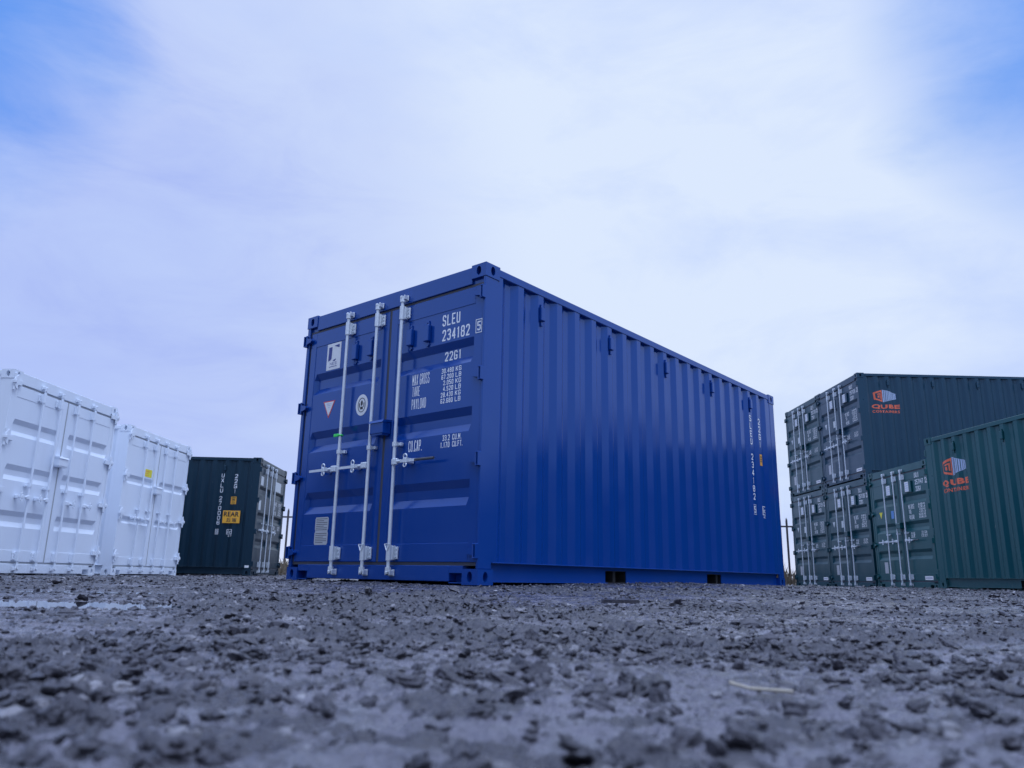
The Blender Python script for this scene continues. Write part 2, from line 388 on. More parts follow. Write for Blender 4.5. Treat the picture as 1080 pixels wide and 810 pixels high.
def door_leaf(root, mat, x0, x1, bands, seams=(.314, 2.254), taper=.03, zlo=.168, zhi=2.405):
    """x0<x1; one leaf with pressed horizontal swages"""
    F, P, D = .012, .017, .036
    sx0, sx1 = x0+.085, x1-.085
    m = MB()
    m.box(x0, sx0, F, F+.045, zlo, zhi, .003); m.box(sx1, x1, F, F+.045, zlo, zhi, .003)
    m.box(sx0-.001, sx1+.001, F+.0006, F+.045, zlo+.001, seams[0], .003); m.box(sx0-.001, sx1+.001, F+.0006, F+.045, seams[1], zhi-.001, .003)
    zs = [(seams[0]-.004, 0)]
    for (a, b, c, d) in sorted(bands, key=lambda t: t[0]):
        zs += [(d, 0), (c, D), (b, D), (a, 0)]
    zs.append((seams[1]+.004, 0))
    xs = [(sx0-.004, 0), (sx0+.008, 0), (sx0+.008+taper, 1), (sx1-.008-taper, 1), (sx1-.008, 0), (sx1+.004, 0)]
    m.grid([[(x, P+d*k, z) for x, k in xs] for z, d in zs])
    return m.build('door', mat, root)

def hinge(parent, mat, sx, z, white=False):
    """sx: +1 hinge on right edge, -1 on left edge"""
    m = MB(); e = sx*HW
    X = lambda d: e-sx*d
    def bx(a, b, y0, y1, z0, z1, be=.003): m.box(min(X(a), X(b)), max(X(a), X(b)), y0, y1, z0, z1, be)
    if not white:
        bx(.000, .007, -.034, .008, z-.056, z+.056); bx(.0071, .040, -.030, .010, z+.046, z+.055); bx(.0071, .040, -.030, .010, z-.055, z-.046)
        m.cyl((X(.032), -.018, z-.060), (X(.032), -.018, z+.060), .009, 8)
        m.prism([(X(.030), z-.035), (X(.030), z+.035), (X(.105), z+.018), (X(.118), z), (X(.105), z-.018)], 'y', -.024, .010)
    else:
        m.prism([(X(-.012), z-.04), (X(-.012), z+.04), (X(.05), z+.10), (X(.06), z+.10), (X(.06), z-.10), (X(.05), z-.10)], 'y', -.030, -.018)
        m.cyl((X(.012), -.012, z-.11), (X(.012), -.012, z+.11), .014, 8)
        m.box(min(X(.02), X(.15)), max(X(.02), X(.15)), -.022, .006, z-.035, z+.035, .004)
        m.box(min(X(-.02), X(.02)), max(X(-.02), X(.02)), -.045, .002, z-.022, z+.022, .004)
    return m.build('hinge', mat, parent)

def rod_set(door, mat, x, bsx, ring=False, dark=GALV, hdir=-1, grip=False, top=2.475, bot=.08, reach=.32, handle=True):
    y = -.040; r = .0150
    m = MB(); m.cyl((x, y, bot+.02), (x, y, top-.02), r, 14); m.build('lock_rod', mat, door, smooth=True)
    # cams and keepers
    for z, s in ((top, 1), (bot, -1)):
        m = MB()
        m.cyl((x, y, z-s*.045), (x, y, z-s*.005), .024, 10)
        m.box(x-.012, x+.012, y-.026, y+.030, z-.012, z+.012, .004)
        m.box(x-.030, x-.018, -.050, -.002, z-.020, z+.020, .003); m.box(x+.018, x+.030, -.050, -.002, z-.020, z+.020, .003)
        m.box(x-.034, x+.034, -.008, .004, z-.026, z+.026, .003)
        m.build('cam_keeper', mat, door)
    for zc in (2.330, .240):
        m = MB()
        m.cyl((x, y, zc-.062), (x, y, zc+.062), .0235, 12)
        m.box(x-.028, x+.028, -.030, .011, zc-.058, zc+.058, .004)
        xa, xb = sorted((x+bsx*.028, x+bsx*.062)); m.box(xa, xb, -.006, .011, zc-.05, zc+.05, .004)
        for dz in (-.032, .0, .032): m.cyl((x+bsx*.045, -.014, zc+dz), (x+bsx*.045, -.005, zc+dz), .009, 8)
        if ring and zc < 1:
            m.cyl((x-.034, -.062, zc+.070), (x+.034, -.062, zc+.070), .004, 6); m.cyl((x-.034, -.062, zc+.070), (x-.004, -.066, zc+.018), .004, 6); m.cyl((x+.034, -.062, zc+.070), (x+.004, -.066, zc+.018), .004, 6)
        m.build('rod_bracket', mat, door, smooth=True)
    m = MB(); zc = 1.147
    m.cyl((x, y, zc-.018), (x, y, zc+.018), .024, 12); xa, xb = sorted((x-bsx*.024, x+bsx*.055)); m.box(xa, xb, -.022, .011, zc-.014, zc+.014, .004)
    m.build('rod_guide', mat, door, smooth=True)
    if handle:
        z = .991; m = MB(); s = hdir
        xa, xb = sorted((x, x+s*.07)); m.box(xa, xb, -.075, -.045, z-.028, z+.028, .007)
        m.prism([(x+s*.05, z-.014), (x+s*.05, z+.014), (x+s*.16, z+.012), (x+s*reach, z+.010), (x+s*reach, z-.012), (x+s*.16, z-.012)], 'y', -.066, -.054)
        m.cyl((x+s*.05, -.06, z), (x+s*.11, -.06, z), .016, 8)
        m.build('handle', mat, door)
        m = MB(); rx = x+s*.175
        m.torus((rx, -.074, z+.034), (0, 1, .1), .020, .006); m.torus((rx, -.074, z-.036), (0, 1, -.1), .017, .006)
        m.box(rx-.022, rx+.022, -.082, .012, z-.022, z+.022, .005)
        m.build('handle_hasp', mat, door, smooth=True)
        if grip:
            m = MB(); m.cyl((x+s*(reach-.02), -.06, z-.001), (x+s*(reach+.20), -.06, z-.003), .012, 10); m.build('handle_grip', GRIP, door, smooth=True)
def door_vent(door, mat, x, z=2.093):
    m = MB(); m.box(x-.031, x+.031, -.024, .0165, z-.075, z+.075, .006)
    for s in (1, -1):
        m.box(x-.010, x+.010, .002, .0165, z+s*.105-.012, z+s*.105+.012, .003); m.cyl((x-.018*s, .004, z+s*.098), (x-.018*s, .0165, z+s*.098), .006, 6)
    m.box(x-.012, x+.012, .006, .0165, z-.10, z+.10, .002)
    return m.build('vent', mat, door)

BAND3 = [(1.971, 1.909, 1.819, 1.760), (1.388, 1.323, 1.252, 1.188), (.805, .742, .668, .601)]
BAND2 = [(1.735, 1.685, 1.625, 1.575), (1.010, .965, .925, .885)]
def container(name, loc, yaw, mat, style, label, group=None, bands=BAND3, xm=.05, side_vents=(.75, 1.87, 2.99, 4.11, 5.23)):
    root = bpy.data.objects.new(name, None); link(root); root.location = loc; root.rotation_euler = (0, 0, yaw)
    tag(root, label, 'shipping container', group)
    for sx in (-1, 1):
        for sy in (0, 1):
            for top in (False, True): casting(root, mat, sx, sy, top)
            m = MB(); y0 = .005 if sy == 0 else LEN-.157; y1 = .157 if sy == 0 else LEN-.005
            xa, xb = sorted((sx*(HW-.006), sx*(HW-(.030 if sx > 0 else .050))))
            m.box(xa, xb, y0, y1+(.004 if sy == 0 else 0), CH, H-CH, .004)
            m.build('corner_post', mat, root)
    xin = HW-.162
    # door header, sill, far header and sill
    m = MB(); m.box(-xin, xin, .007, .11, 2.43, 2.580, .004); m.box(-HW+.05, HW-.05, .03, .11, 2.425, 2.474, 0); m.build('door_header', mat, root)
    m = MB(); m.box(-xin+.145, xin-.145, .006, .10, .022, .142, .004)
    for s in (-1, 1):
        xa, xb = sorted((s*(xin-.146), s*(xin+.001))); m.box(xa, xb, .0065, .10, .086, .1415, .002); m.box(xa, xb, .090, .10, .02, .086, 0); m.box(xa, xb, .007, .09, .010, .018, 0)
    m.build('door_sill', mat, root)
    for za, zb_ in ((2.43, 2.58), (.02, .165)):
        m = MB(); m.box(-xin, xin, LEN-.10, LEN-.006, za, zb_, .004); m.build('end_rail', mat, root)
    # far end wall
    m = MB(); n = 8; xs = []; a = -HW+.05
    pts = [(-HW+.05, 0)]
    for k in range(9):
        q = -HW+.10+k*.25; pts += [(q, 0), (q+.045, .045), (q+.155, .045), (q+.2, 0)]
    pts.append((HW-.05, 0))
    m.grid([[(x, LEN-.012-d, z) for x, d in pts] for z in (.16, 2.45)]); m.build('end_panel', mat, root)
    for s in (-1, 1):
        xa, xb = sorted((s*(HW-.004), s*(HW-.064)))
        m = MB(); m.box(xa, xb, CL-.001, LEN-CL+.001, 2.510, 2.578, .005); m.build('top_rail', mat, root)
        # bottom rail: ledge, web with fork pockets, lower flange
        m = MB(); xa, xb = sorted((s*(HW-.003), s*(HW-.060))); m.box(xa, xb, CL+.001, LEN-CL-.001, .164, .172, .002)
        xa, xb = sorted((s*(HW-.045), s*(HW-.052)))
        segs = [(CL+.001, 1.80), (2.16, 3.87), (4.23, LEN-CL-.001)]
        for q, (a, b) in enumerate(segs): m.box(xa, xb, a, b, .030, .164, 0)
        for a in (1.80, 3.87): m.box(xa, xb, a, a+.36, .137, .164, 0)
        xa, xb = sorted((s*(HW-.012), s*(HW-.055)))
        for a, b in segs: m.box(xa, xb, a, b, .022, .030, .001)
        m.build('bottom_rail', mat, root)
        sp = side_panel(root, mat, s)
        for v in side_vents: side_vent(sp, mat, s, v)
        if s == 1: RP = sp
        else: LP = sp
    m = MB(); m.box(-HW+.06, HW-.06, .10, LEN-.10, .140, .158); m.box(-.45, -.44, .3, LEN-.3, .002, .139); m.box(.44, .45, .3, LEN-.3, .002, .139); m.box(-HW+.3, HW-.3, .62, .63, .002, .139)
    for k in range(18): yy = .4+k*.31; m.box(-HW+.06, HW-.06, yy, yy+.045, .03, .1395)
    for s in (-1, 1):
        for a in (1.80, 3.87):
            xa, xb = sorted((s*(HW-.0521), s*(HW-.80)))
            xq = sorted((s*(HW-.55), s*(HW-.56))); m.box(xq[0], xq[1], a+.0007, a+.3593, .0361, .1309); m.box(xa, xb, a-.006, a+.0005, .030, .1369); m.box(xa, xb, a+.3595, a+.366, .030, .1369); m.box(xa, xb, a+.0006, a+.3594, .031, .036); m.box(xa, xb, a+.0006, a+.3594, .131, .1368)  # black liners and back plates paint the shade inside the fork pockets
    m.build('floor', UNDER_SHADE, root)
    m = MB(); prof = []
    for k in range(26):
        q = .12+k*.224; prof += [(q, 0), (q+.02, .018), (q+.112, .018), (q+.132, 0)]
    m.grid([[(x, min(v, LEN-.1), 2.550+d) for x in (-HW+.06, HW-.06)] for v, d in prof]); m.box(-HW+.05, HW-.05, .1, LEN-.1, 2.535, 2.545); m.build('roof', mat, root)
    # doors
    seal = RUBBERW if style == 'white' else RUBBER
    m = MB(); zt, zb = 2.405, .168
    m.box(-HW+.04, HW-.04, .022, .040, zt, 2.428); m.box(-HW+.04, HW-.04, .022, .040, .142, zb); m.box(-.013+xm, .015+xm, .016, .038, zb, zt)
    m.box(-HW+.006+.044, -HW+.088, .022, .040, zb, zt); m.box(-HW+.02, HW-.02, .058, .10, .15, 2.43)
    m.build('door_seal', seal, root)
    Lf = door_leaf(root, mat, -HW+.050 if style != 'hero' else -HW+.078, xm-.014, bands); Rf = door_leaf(root, mat, xm+.016, HW-.033, bands)
    if style == 'white': zh = (2.43, 1.71, 1.05, .33)
    else: zh = (2.331, 1.64, .952, .25)
    for z in zh: hinge(Lf, mat, -1, z, style == 'white'); hinge(Rf, mat, 1, z, style == 'white')
    return root, Lf, Rf, LP, RP
def lockbox(door, mat, x0, x1, z0=1.24, z1=1.36):
    m = MB(); m.box(x0, x1, -.085, .011, z0+.012, z1, .006); m.box(x0+.01, x1-.01, -.078, -.002, z0, z0+.012, 0); m.prism([(-.095, z1-.012), (-.080, z1+.012), (.011, z1+.02), (.011, z1)], 'x', x0-.006, x1+.006)
    m.build('lock_box', mat, door)

U = lambda u: HW-u
def place(corner, yaw_deg, which, z):
    """corner (x,y) of the door face; which=+1: it is the viewer-right corner, -1 left corner"""
    t = R(yaw_deg); d = Vector((math.cos(t), math.sin(t))); xr = Vector((math.sin(t), -math.cos(t)))   # local +x
    p = Vector(corner) - xr*HW*which
    return (p.x, p.y, z), t-math.pi/2

# ------------------------------------------------------------------ ground
def vnoise(x, y, seed):
    xi = np.floor(x).astype(np.int64); yi = np.floor(y).astype(np.int64); fx = x-xi; fy = y-yi
    fx = fx*fx*fx*(fx*(fx*6-15)+10); fy = fy*fy*fy*(fy*(fy*6-15)+10)
    def h(a, b):
        n = (a*374761393+b*668265263+seed*1442695041) & 0xffffffff
        n = ((n ^ (n >> 13))*1274126177) & 0xffffffff; n = n ^ (n >> 16); return n/4294967295.0
    return (h(xi, yi)*(1-fx)+h(xi+1, yi)*fx)*(1-fy)+(h(xi, yi+1)*(1-fx)+h(xi+1, yi+1)*fx)*fy
def fbm(x, y, f, octv, seed, g=.5):
    s = 0; a = 1; t = 0
    for o in range(octv):
        ca, sa = math.cos(1.1*o+seed), math.sin(1.1*o+seed)
        s = s+a*vnoise((x*ca-y*sa)*f, (x*sa+y*ca)*f, seed+o); t += a; a *= g; f *= 2.03
    return s/t
def clods(x, y, cell, seed, dens=.6):
    """rounded lumps on a jittered grid; returns 0..1 height profile"""
    gx, gy = x/cell, y/cell; xi = np.floor(gx).astype(np.int64); yi = np.floor(gy).astype(np.int64); best = np.zeros_like(x)
    def h(a, b, k):
        n = (a*73856093+b*19349663+(seed+k)*83492791) & 0xffffffff
        n = ((n ^ (n >> 13))*1274126177) & 0xffffffff; n = n ^ (n >> 16); return n/4294967295.0
    for dx in (-1, 0, 1):
        for dy in (-1, 0, 1):
            a, b = xi+dx, yi+dy
            cx = a+.15+.7*h(a, b, 1); cy = b+.15+.7*h(a, b, 2); r = (.18+.42*h(a, b, 3)**2); on = h(a, b, 4) < dens
            ex = .7+.6*h(a, b, 5)
            d2 = ((gx-cx)*ex)**2+((gy-cy)/ex)**2
            best = np.maximum(best, np.where(on, np.sqrt(np.clip(1-d2/(r*r), 0, 1))*r/.6*(.5+.5*h(a, b, 6)), 0))
    return best
ANCH = [(-.23, 5.96, .020), (-2.1, 7.5, .018), (4.4, 9.8, .018), (-6.4, 9.7, -.014), (-6.5, 12.1, -.014), (-9, 9.5, -.014), (-6.7, 13.5, -.016), (-6.7, 15.9, -.016), (-5.6, 17.4, .005), (-5.6, 19.9, .005), (-11, 17, .005),
        (8.5, 18.5, -.028), (8.5, 23, -.028), (14, 20, -.028), (8.5, 15.7, -.006), (14, 16, -.006), (7.4, 13.7, .033), (7.8, 10, .033), (10, 11, .033),
        (1.1, 9.0, .06), (-.1, 7.6, .05), (2.3, 10.6, .06), (0, .4, 0), (0, 1.5, 0), (-2, 3, -.002), (2, 3, .002), (0, -4, 0), (5, 5, .01), (-5, 5, -.005), (4, 2, .004), (-4, 1.5, -.002), (0, 25, 0), (20, 25, 0), (-20, 25, 0)]  # starts with an added mound under the blue container that blocks light
def macro(x, y):
    num = np.zeros_like(x); den = np.full_like(x, 1e-9)
    for a, b, c in ANCH:
        wgt = 1/(((x-a)**2+(y-b)**2)+.15)**1.6; num += wgt*c; den += wgt
    return num/den
PUD = [(-1.55, 2.15, .80, .20, .007), (-2.6, 3.4, 1.2, .10, .008), (.62, 2.35, .4, .04, .007)]
def height(x, y, more=False):
    r = np.sqrt(x*x+y*y)
    z = macro(x, y)
    lo = fbm(x, y, .55, 3, 11)-.5; z = z+lo*.018*np.clip(r/4, .3, 1)
    patch = fbm(x, y, 1.5, 3, 5); rough_ = np.clip((patch-.40)*6, .12, 1)
    med = fbm(x, y, 5.5, 5, 21, .55)-.5; z = z+med*.020*(.45+.55*rough_)
    wx = x+(fbm(x, y, 34, 3, 61)-.5)*.05; wy = y+(fbm(x, y, 34, 3, 62)-.5)*.05
    c1 = clods(wx, wy, .10, 3, .45); c2 = clods(wx+.03, wy+.01, .042, 9, .55); c3 = clods(wx, wy+.02, .018, 14, .6); c4 = clods(x, y, .009, 15, .6)
    rid = 1-np.abs(2*fbm(x, y, 24, 5, 44, .62)-1)
    fin = fbm(x, y, 75, 3, 45, .7)-.5
    rr = .45+.55*rough_
    z = z+rough_*(c1*.014+c2*.011)*(.5+fbm(x, y, 55, 2, 9))+c3*.008*rr+c4*.004*rr
    z = z+(rid-.88)*.022*rr+fin*.013*rr
    pd = np.zeros_like(x)
    for px, py, sx, sy, dp in PUD:
        e = np.exp(-(((x-px)/sx)**2+((y-py)/sy)**2)**1.5); z = z*(1-.85*e)+(-dp-.009)*e; pd = np.maximum(pd, e)
    # keep the ground off the containers' feet
    z = z-.006*np.exp(-((r-3)/30)**2)
    return (z, rough_, np.clip(c1+c2*.8+c3*.5+(rid-.85)*1.2, 0, 1)) if more else z
AZ = np.concatenate([np.arange(-180, -54, 1.5), np.arange(-54, 54, .126), np.arange(54, 180, 1.5)])*math.pi/180
rs = [.03]
while rs[-1] < 1600:
    v = rs[-1]; rs.append(v*(1.12 if v < .2 else 1.0031 if v < 11 else 1.006 if v < 20 else 1.02 if v < 40 else 1.12))
RS = np.array(rs)
ga, gr2 = np.meshgrid(AZ, RS)
X_, Y_ = (gr2*np.sin(ga)).ravel(), (gr2*np.cos(ga)).ravel()
gz, g_rough, g_lump = height(X_, Y_, True)
nx, ny = len(AZ), len(RS)
co = np.stack([X_, Y_, gz], 1).astype(np.float32)
i = np.arange((ny-1)*nx); rr_, cc_ = i//nx, i % nx; b0 = rr_*nx+cc_; b1 = rr_*nx+(cc_+1) % nx
quads = np.stack([b0, b1, b1+nx, b0+nx], 1).astype(np.int32)
quads = np.concatenate([quads, np.array([[k, 0, 0, 0] for k in ()], dtype=np.int32).reshape(0, 4)])
me = bpy.data.meshes.new('ground'); me.vertices.add(len(co)); me.vertices.foreach_set('co', co.ravel())
me.loops.add(quads.size); me.loops.foreach_set('vertex_index', quads.ravel())
me.polygons.add(len(quads)); me.polygons.foreach_set('loop_start', np.arange(0, quads.size, 4, dtype=np.int32)); me.polygons.foreach_set('use_smooth', np.ones(len(quads), dtype=bool))
me.update(calc_edges=True)
me.flip_normals()
for nm_, arr_ in (('broken', g_rough), ('lump', g_lump)):
    at_ = me.attributes.new(nm_, 'FLOAT', 'POINT'); at_.data.foreach_set('value', arr_.astype(np.float32))
print('ground verts', len(co))
def mud(name, stones=False):
    m, t, b = newmat(name); L = t.links.new
    tcn = t.nodes.new('ShaderNodeTexCoord')
    def nz(s, d=5, r=.6, off=0):
        mp = t.nodes.new('ShaderNodeMapping'); mp.inputs['Location'].default_value = (off, off*2, 0); L(tcn.outputs['Object'], mp.inputs[0])
        n = t.nodes.new('ShaderNodeTexNoise'); n.inputs['Scale'].default_value = s; n.inputs['Detail'].default_value = d; n.inputs['Roughness'].default_value = r; L(mp.outputs[0], n.inputs['Vector']); return n.outputs['Fac']
    def MR(src, a, c, d=0, e=1):
        q = t.nodes.new('ShaderNodeMapRange'); q.inputs['From Min'].default_value = a; q.inputs['From Max'].default_value = c; q.inputs['To Min'].default_value = d; q.inputs['To Max'].default_value = e; L(src, q.inputs['Value']); return q.outputs[0]
    def X(f, a, c):
        q = t.nodes.new('ShaderNodeMix'); q.data_type = 'RGBA'
        for s, v in ((q.inputs[0], f), (q.inputs[6], a), (q.inputs[7], c)):
            if isinstance(v, (int, float)): s.default_value = v
            elif isinstance(v, tuple): s.default_value = (*v, 1)
            else: L(v, s)
        return q.outputs[2]
    if stones:
        pass
        base = X(MR(nz(9), .35, .65), (.010, .009, .011), (.038, .034, .040)); base = X(MR(nz(11, 2, .5, 5), .60, .66), base, (.22, .21, .22))
        L(base, b.inputs['Base Color']); L(MR(nz(14, 3, .5, 2), .3, .7, .18, .5), b.inputs['Roughness'])
    else:
        def AT(n_):
            q = t.nodes.new('ShaderNodeAttribute'); q.attribute_name = n_; return q.outputs['Fac']
        br, lu = AT('broken'), AT('lump')
        base = X(MR(nz(2.2), .35, .65), (.088, .083, .104), (.175, .165, .20))
        base = X(MR(nz(24, 6, .65, 3), .45, .68), base, (.17, .17, .19))
        base = X(MR(br, .1, .9, .15, .85), base, (.030, .029, .032))
        base = X(MR(lu, .06, .35, 0, .85), base, (.014, .013, .016))
        base = X(MR(nz(95, 4, .7, 8), .64, .72, 0, .8), base, (.34, .33, .33))
        base = X(MR(nz(48, 4, .7, 6), .54, .66, 0, .8), base, (.012, .011, .013))
        L(base, b.inputs['Base Color'])
        ad = t.nodes.new('ShaderNodeMath'); ad.operation = 'MULTIPLY_ADD'; L(br, ad.inputs[0]); ad.inputs[1].default_value = .22; L(MR(nz(5, 7, .65, 1), .40, .62, .10, .36), ad.inputs[2]); L(ad.outputs[0], b.inputs['Roughness'])
    b.inputs['Specular IOR Level'].default_value = .85; b.inputs['Specular Tint'].default_value = (.86, .86, 1, 1)
    bp = t.nodes.new('ShaderNodeBump'); bp.inputs['Strength'].default_value = .75; bp.inputs['Distance'].default_value = .004; L(nz(140, 6, .7, 4), bp.inputs['Height'])
    b2 = t.nodes.new('ShaderNodeBump'); b2.inputs['Strength'].default_value = .5; b2.inputs['Distance'].default_value = .0015; L(nz(520, 3, .6, 9), b2.inputs['Height']); L(bp.outputs[0], b2.inputs['Normal']); L(b2.outputs[0], b.inputs['Normal'])
    return m
me.materials.append(mud('wet_mud'))
ground = tag(link(bpy.data.objects.new('ground', me)), kind='structure')
# standing water in the hollows
m_, t_, b_ = newmat('puddle_water'); b_.inputs['Base Color'].default_value = (.03, .03, .035, 1); b_.inputs['Roughness'].default_value = .03; b_.inputs['Specular IOR Level'].default_value = .6
nn = t_.nodes.new('ShaderNodeTexNoise'); nn.inputs['Scale'].default_value = 30; bb = t_.nodes.new('ShaderNodeBump'); bb.inputs['Strength'].default_value = .05; bb.inputs['Distance'].default_value = .002
t_.links.new(nn.outputs['Fac'], bb.inputs['Height']); t_.links.new(bb.outputs[0], b_.inputs['Normal'])
m = MB()
for px, py, sx, sy, dp in PUD:
    n = 40; ring = [m.bm.verts.new((px+1.25*sx*math.cos(2*math.pi*k/n), py+1.25*sy*math.sin(2*math.pi*k/n), -dp-.0015)) for k in range(n)]
    m.bm.faces.new(ring)
tag(m.build('puddle_water', m_), kind='structure')
def hpt(x, y): return float(height(np.array([x], float), np.array([y], float))[0])

# loose gravel and small clods: one uncountable scatter
rng = np.random.default_rng(5)
def ico():
    bm = bmesh.new(); bmesh.ops.create_icosphere(bm, subdivisions=2, radius=1); v = np.array([p.co[:] for p in bm.verts]); f = np.array([[q.index for q in fc.verts] for fc in bm.faces]); bm.free(); return v, f
IV, IF = ico()
def ico_n(k):
    bm = bmesh.new(); bmesh.ops.create_icosphere(bm, subdivisions=k, radius=1); v = np.array([p.co[:] for p in bm.verts]); f = np.array([[q.index for q in fc.verts] for fc in bm.faces]); bm.free(); return v, f
def scatter(sets, name, mat):
    """sets of (count, rmin, rmax, smallest, largest, power, level, clustered); positions uniform over the yard's area"""
    VV, FF, base = [], [], 0
    for (n, rmin, rmax, smin, smax, power, lev, clus, seed) in sets:
        rg = np.random.default_rng(seed); IV, IF = ico_n(lev)
        tot = n*3; rad = np.sqrt(rg.uniform(rmin**2, rmax**2, tot)); ang = rg.uniform(-R(56), R(56), tot)
        X, Y = rad*np.sin(ang), rad*np.cos(ang)
        dens = fbm(X, Y, 1.5, 3, 5)*.5+fbm(X, Y, 6, 2, 31)*.5
        for px, py, sx_, sy_, dp in PUD: dens = np.where(((X-px)/(sx_*1.05))**2+((Y-py)/(sy_*1.05))**2 < 1, -9, dens)
        keep = np.argsort(-(dens*clus+rg.random(tot)*.5))[:n]; X, Y = X[keep], Y[keep]
        sz = smin*(smax/smin)**(rg.random(n)**power); Z = height(X, Y)
        for l in range(3):
            pass
        K1 = rg.normal(0, 1.6, (n, 3)); K2 = rg.normal(0, 3.2, (n, 3)); K3 = rg.normal(0, 6.5, (n, 3)); ph = rg.uniform(0, 6.28, (n, 3))
        rr2 = 1+.30*np.sin(IV @ K1.T+ph[:, 0])+.22*np.sin(IV @ K2.T+ph[:, 1])+.14*np.sin(IV @ K3.T+ph[:, 2])      # (verts, n)
        v = IV[:, None, :]*rr2[:, :, None]*np.stack([rg.uniform(.7, 1.5, n), rg.uniform(.7, 1.2, n), rg.uniform(.40, .85, n)], 1)[None]*sz[None, :, None]
        a = rg.uniform(0, 6.28, n); c, s_ = np.cos(a), np.sin(a); tl = rg.normal(0, .25, n)
        z2 = v[..., 2]+v[..., 0]*tl
        P = np.stack([v[..., 0]*c-v[..., 1]*s_+X, v[..., 0]*s_+v[..., 1]*c+Y, z2+Z+sz*.12], 2).transpose(1, 0, 2).reshape(-1, 3)
        VV.append(P); FF.append((IF[None]+(np.arange(n)*len(IV))[:, None, None]).reshape(-1, 3)+base); base += len(P)
    V = np.concatenate(VV).astype(np.float32); Fa = np.concatenate(FF).astype(np.int32)
    me_ = bpy.data.meshes.new(name); me_.vertices.add(len(V)); me_.vertices.foreach_set('co', V.ravel()); me_.loops.add(Fa.size); me_.loops.foreach_set('vertex_index', Fa.ravel())
    me_.polygons.add(len(Fa)); me_.polygons.foreach_set('loop_start', np.arange(0, Fa.size, 3, dtype=np.int32)); me_.polygons.foreach_set('use_smooth', np.zeros(len(Fa), dtype=bool)); me_.update(calc_edges=True); me_.materials.append(mat)
    return tag(link(bpy.data.objects.new(name, me_)), 'loose dark gravel and crumbs of mud strewn over the wet yard', 'gravel', kind='stuff')
STONE = mud('wet_gravel', True)
scatter([(22000, .28, 2.8, .0014, .0070, 1.2, 1, .6, 3), (1700, .27, 1.2, .0035, .011, 1.2, 3, .7, 5), (34000, .55, 8.5, .0040, .0145, 1.8, 1, 1.2, 4), (420, .55, 8.0, .011, .024, 1.6, 3, 2.5, 6), (14000, 8.5, 24, .008, .030, 1.8, 1, 1.2, 8)], 'gravel', STONE)

# ------------------------------------------------------------------ containers
# hero
loc, rz = place((-.2312, 5.9631), 49.838, 1, .0204)
hero, Lf, Rf, LP, RP = container('shipping_container', loc, rz, BLUEP, 'hero', 'clean royal blue twenty foot container standing alone at the centre of the yard')
rod_set(Lf, GALV, U(1.720), 1, hdir=-1, reach=.40); rod_set(Lf, GALV, U(1.295), 1, ring=True, hdir=-1, reach=.40)
rod_set(Rf, GALV, U(.960), 1, ring=True, hdir=1, grip=True, reach=.30)
for u in (1.635, 1.412): door_vent(Lf, BLUEP, U(u))
for u in (.880, .664): door_vent(Rf, BLUEP, U(u))
lockbox(Lf, BLUEP, U(1.255), U(1.085))
PY = .0165
m = MB(); m.torus((U(1.720), -.040, 1.300), (0, 0, 1), .021, .008); m.box(U(1.720)-.075, U(1.720)-.01, -.062, -.052, 1.288, 1.316, .003); m.build('cable_tie', TIE, Lf)
lt = [word('SLEU', U(.500), U(.292), 2.125, 2.225), word('234182', U(.497), U(.178), 1.992, 2.092)]
ck = [word('5', U(.090), U(.050), 2.010, 2.090, wt=.16)]


on_door(lt, 'serial_lettering', LETTER, Rf, .0165, split=(1, 1)); on_door(ck+pic_frame(U(.106), U(.036), 1.990, 2.108, .006), 'check_digit', LETTER, Rf, .0108)
on_door([word('22G1', U(.490), U(.300), 1.822, 1.903)], 'size_lettering', LETTER, Rf, .0522)
rows = [('30.480', 'KG'), ('67.200', 'LB'), ('2.050', 'KG'), ('4.520', 'LB'), ('28.430', 'KG'), ('62.680', 'LB')]
def weights(u0, u1, zt, zb, Lx, Lw):
    """left words and figure columns of a weight panel; u from u0 (left) to u1"""
    h_ = zt-zb; wv = u0-u1; o = []
    o += [word('MAX GROSS', U(u0), U(u0-.36*wv), zt-.31*h_, zt), word('TARE', U(u0-.01*wv), U(u0-.17*wv), zt-.63*h_, zt-.35*h_), word('PAYLOAD', U(u0-.01*wv), U(u0-.31*wv), zb, zt-.71*h_)]
    for i_, (a_, b_) in enumerate(rows):
        z1_ = zt-i_*h_/6*1.01
        wl = .24 if len(a_) == 6 else .20
        o += [word(a_, U(u0-.85*wv+wl*wv), U(u0-.85*wv), z1_-h_/6*.80, z1_, .008), word(b_, U(u0-.89*wv), U(u1), z1_-h_/6*.80, z1_, .008)]
    return o
on_door(weights(.842, .258, 1.748, 1.442, 0, 0), 'weights_lettering', LETTER, Rf, .0165, split=(1, 1, 1, 12))
def cucap(z0_, z1_, u0=.850):
    hh = z1_-z0_
    return [word('CU.CAP.', U(u0), U(u0-.165), z0_, z1_-.01), word('33.2', U(.445), U(.362), z1_-hh*.45, z1_, .008), word('CU.M.', U(.332), U(.232), z1_-hh*.45, z1_, .008),
            word('1.170', U(.466), U(.362), z0_, z0_+hh*.45, .008), word('CU.FT.', U(.332), U(.216), z0_, z0_+hh*.45, .008)]
on_door(cucap(1.076, 1.180), 'capacity_lettering', LETTER, Rf, .0165, split=(1, 4))
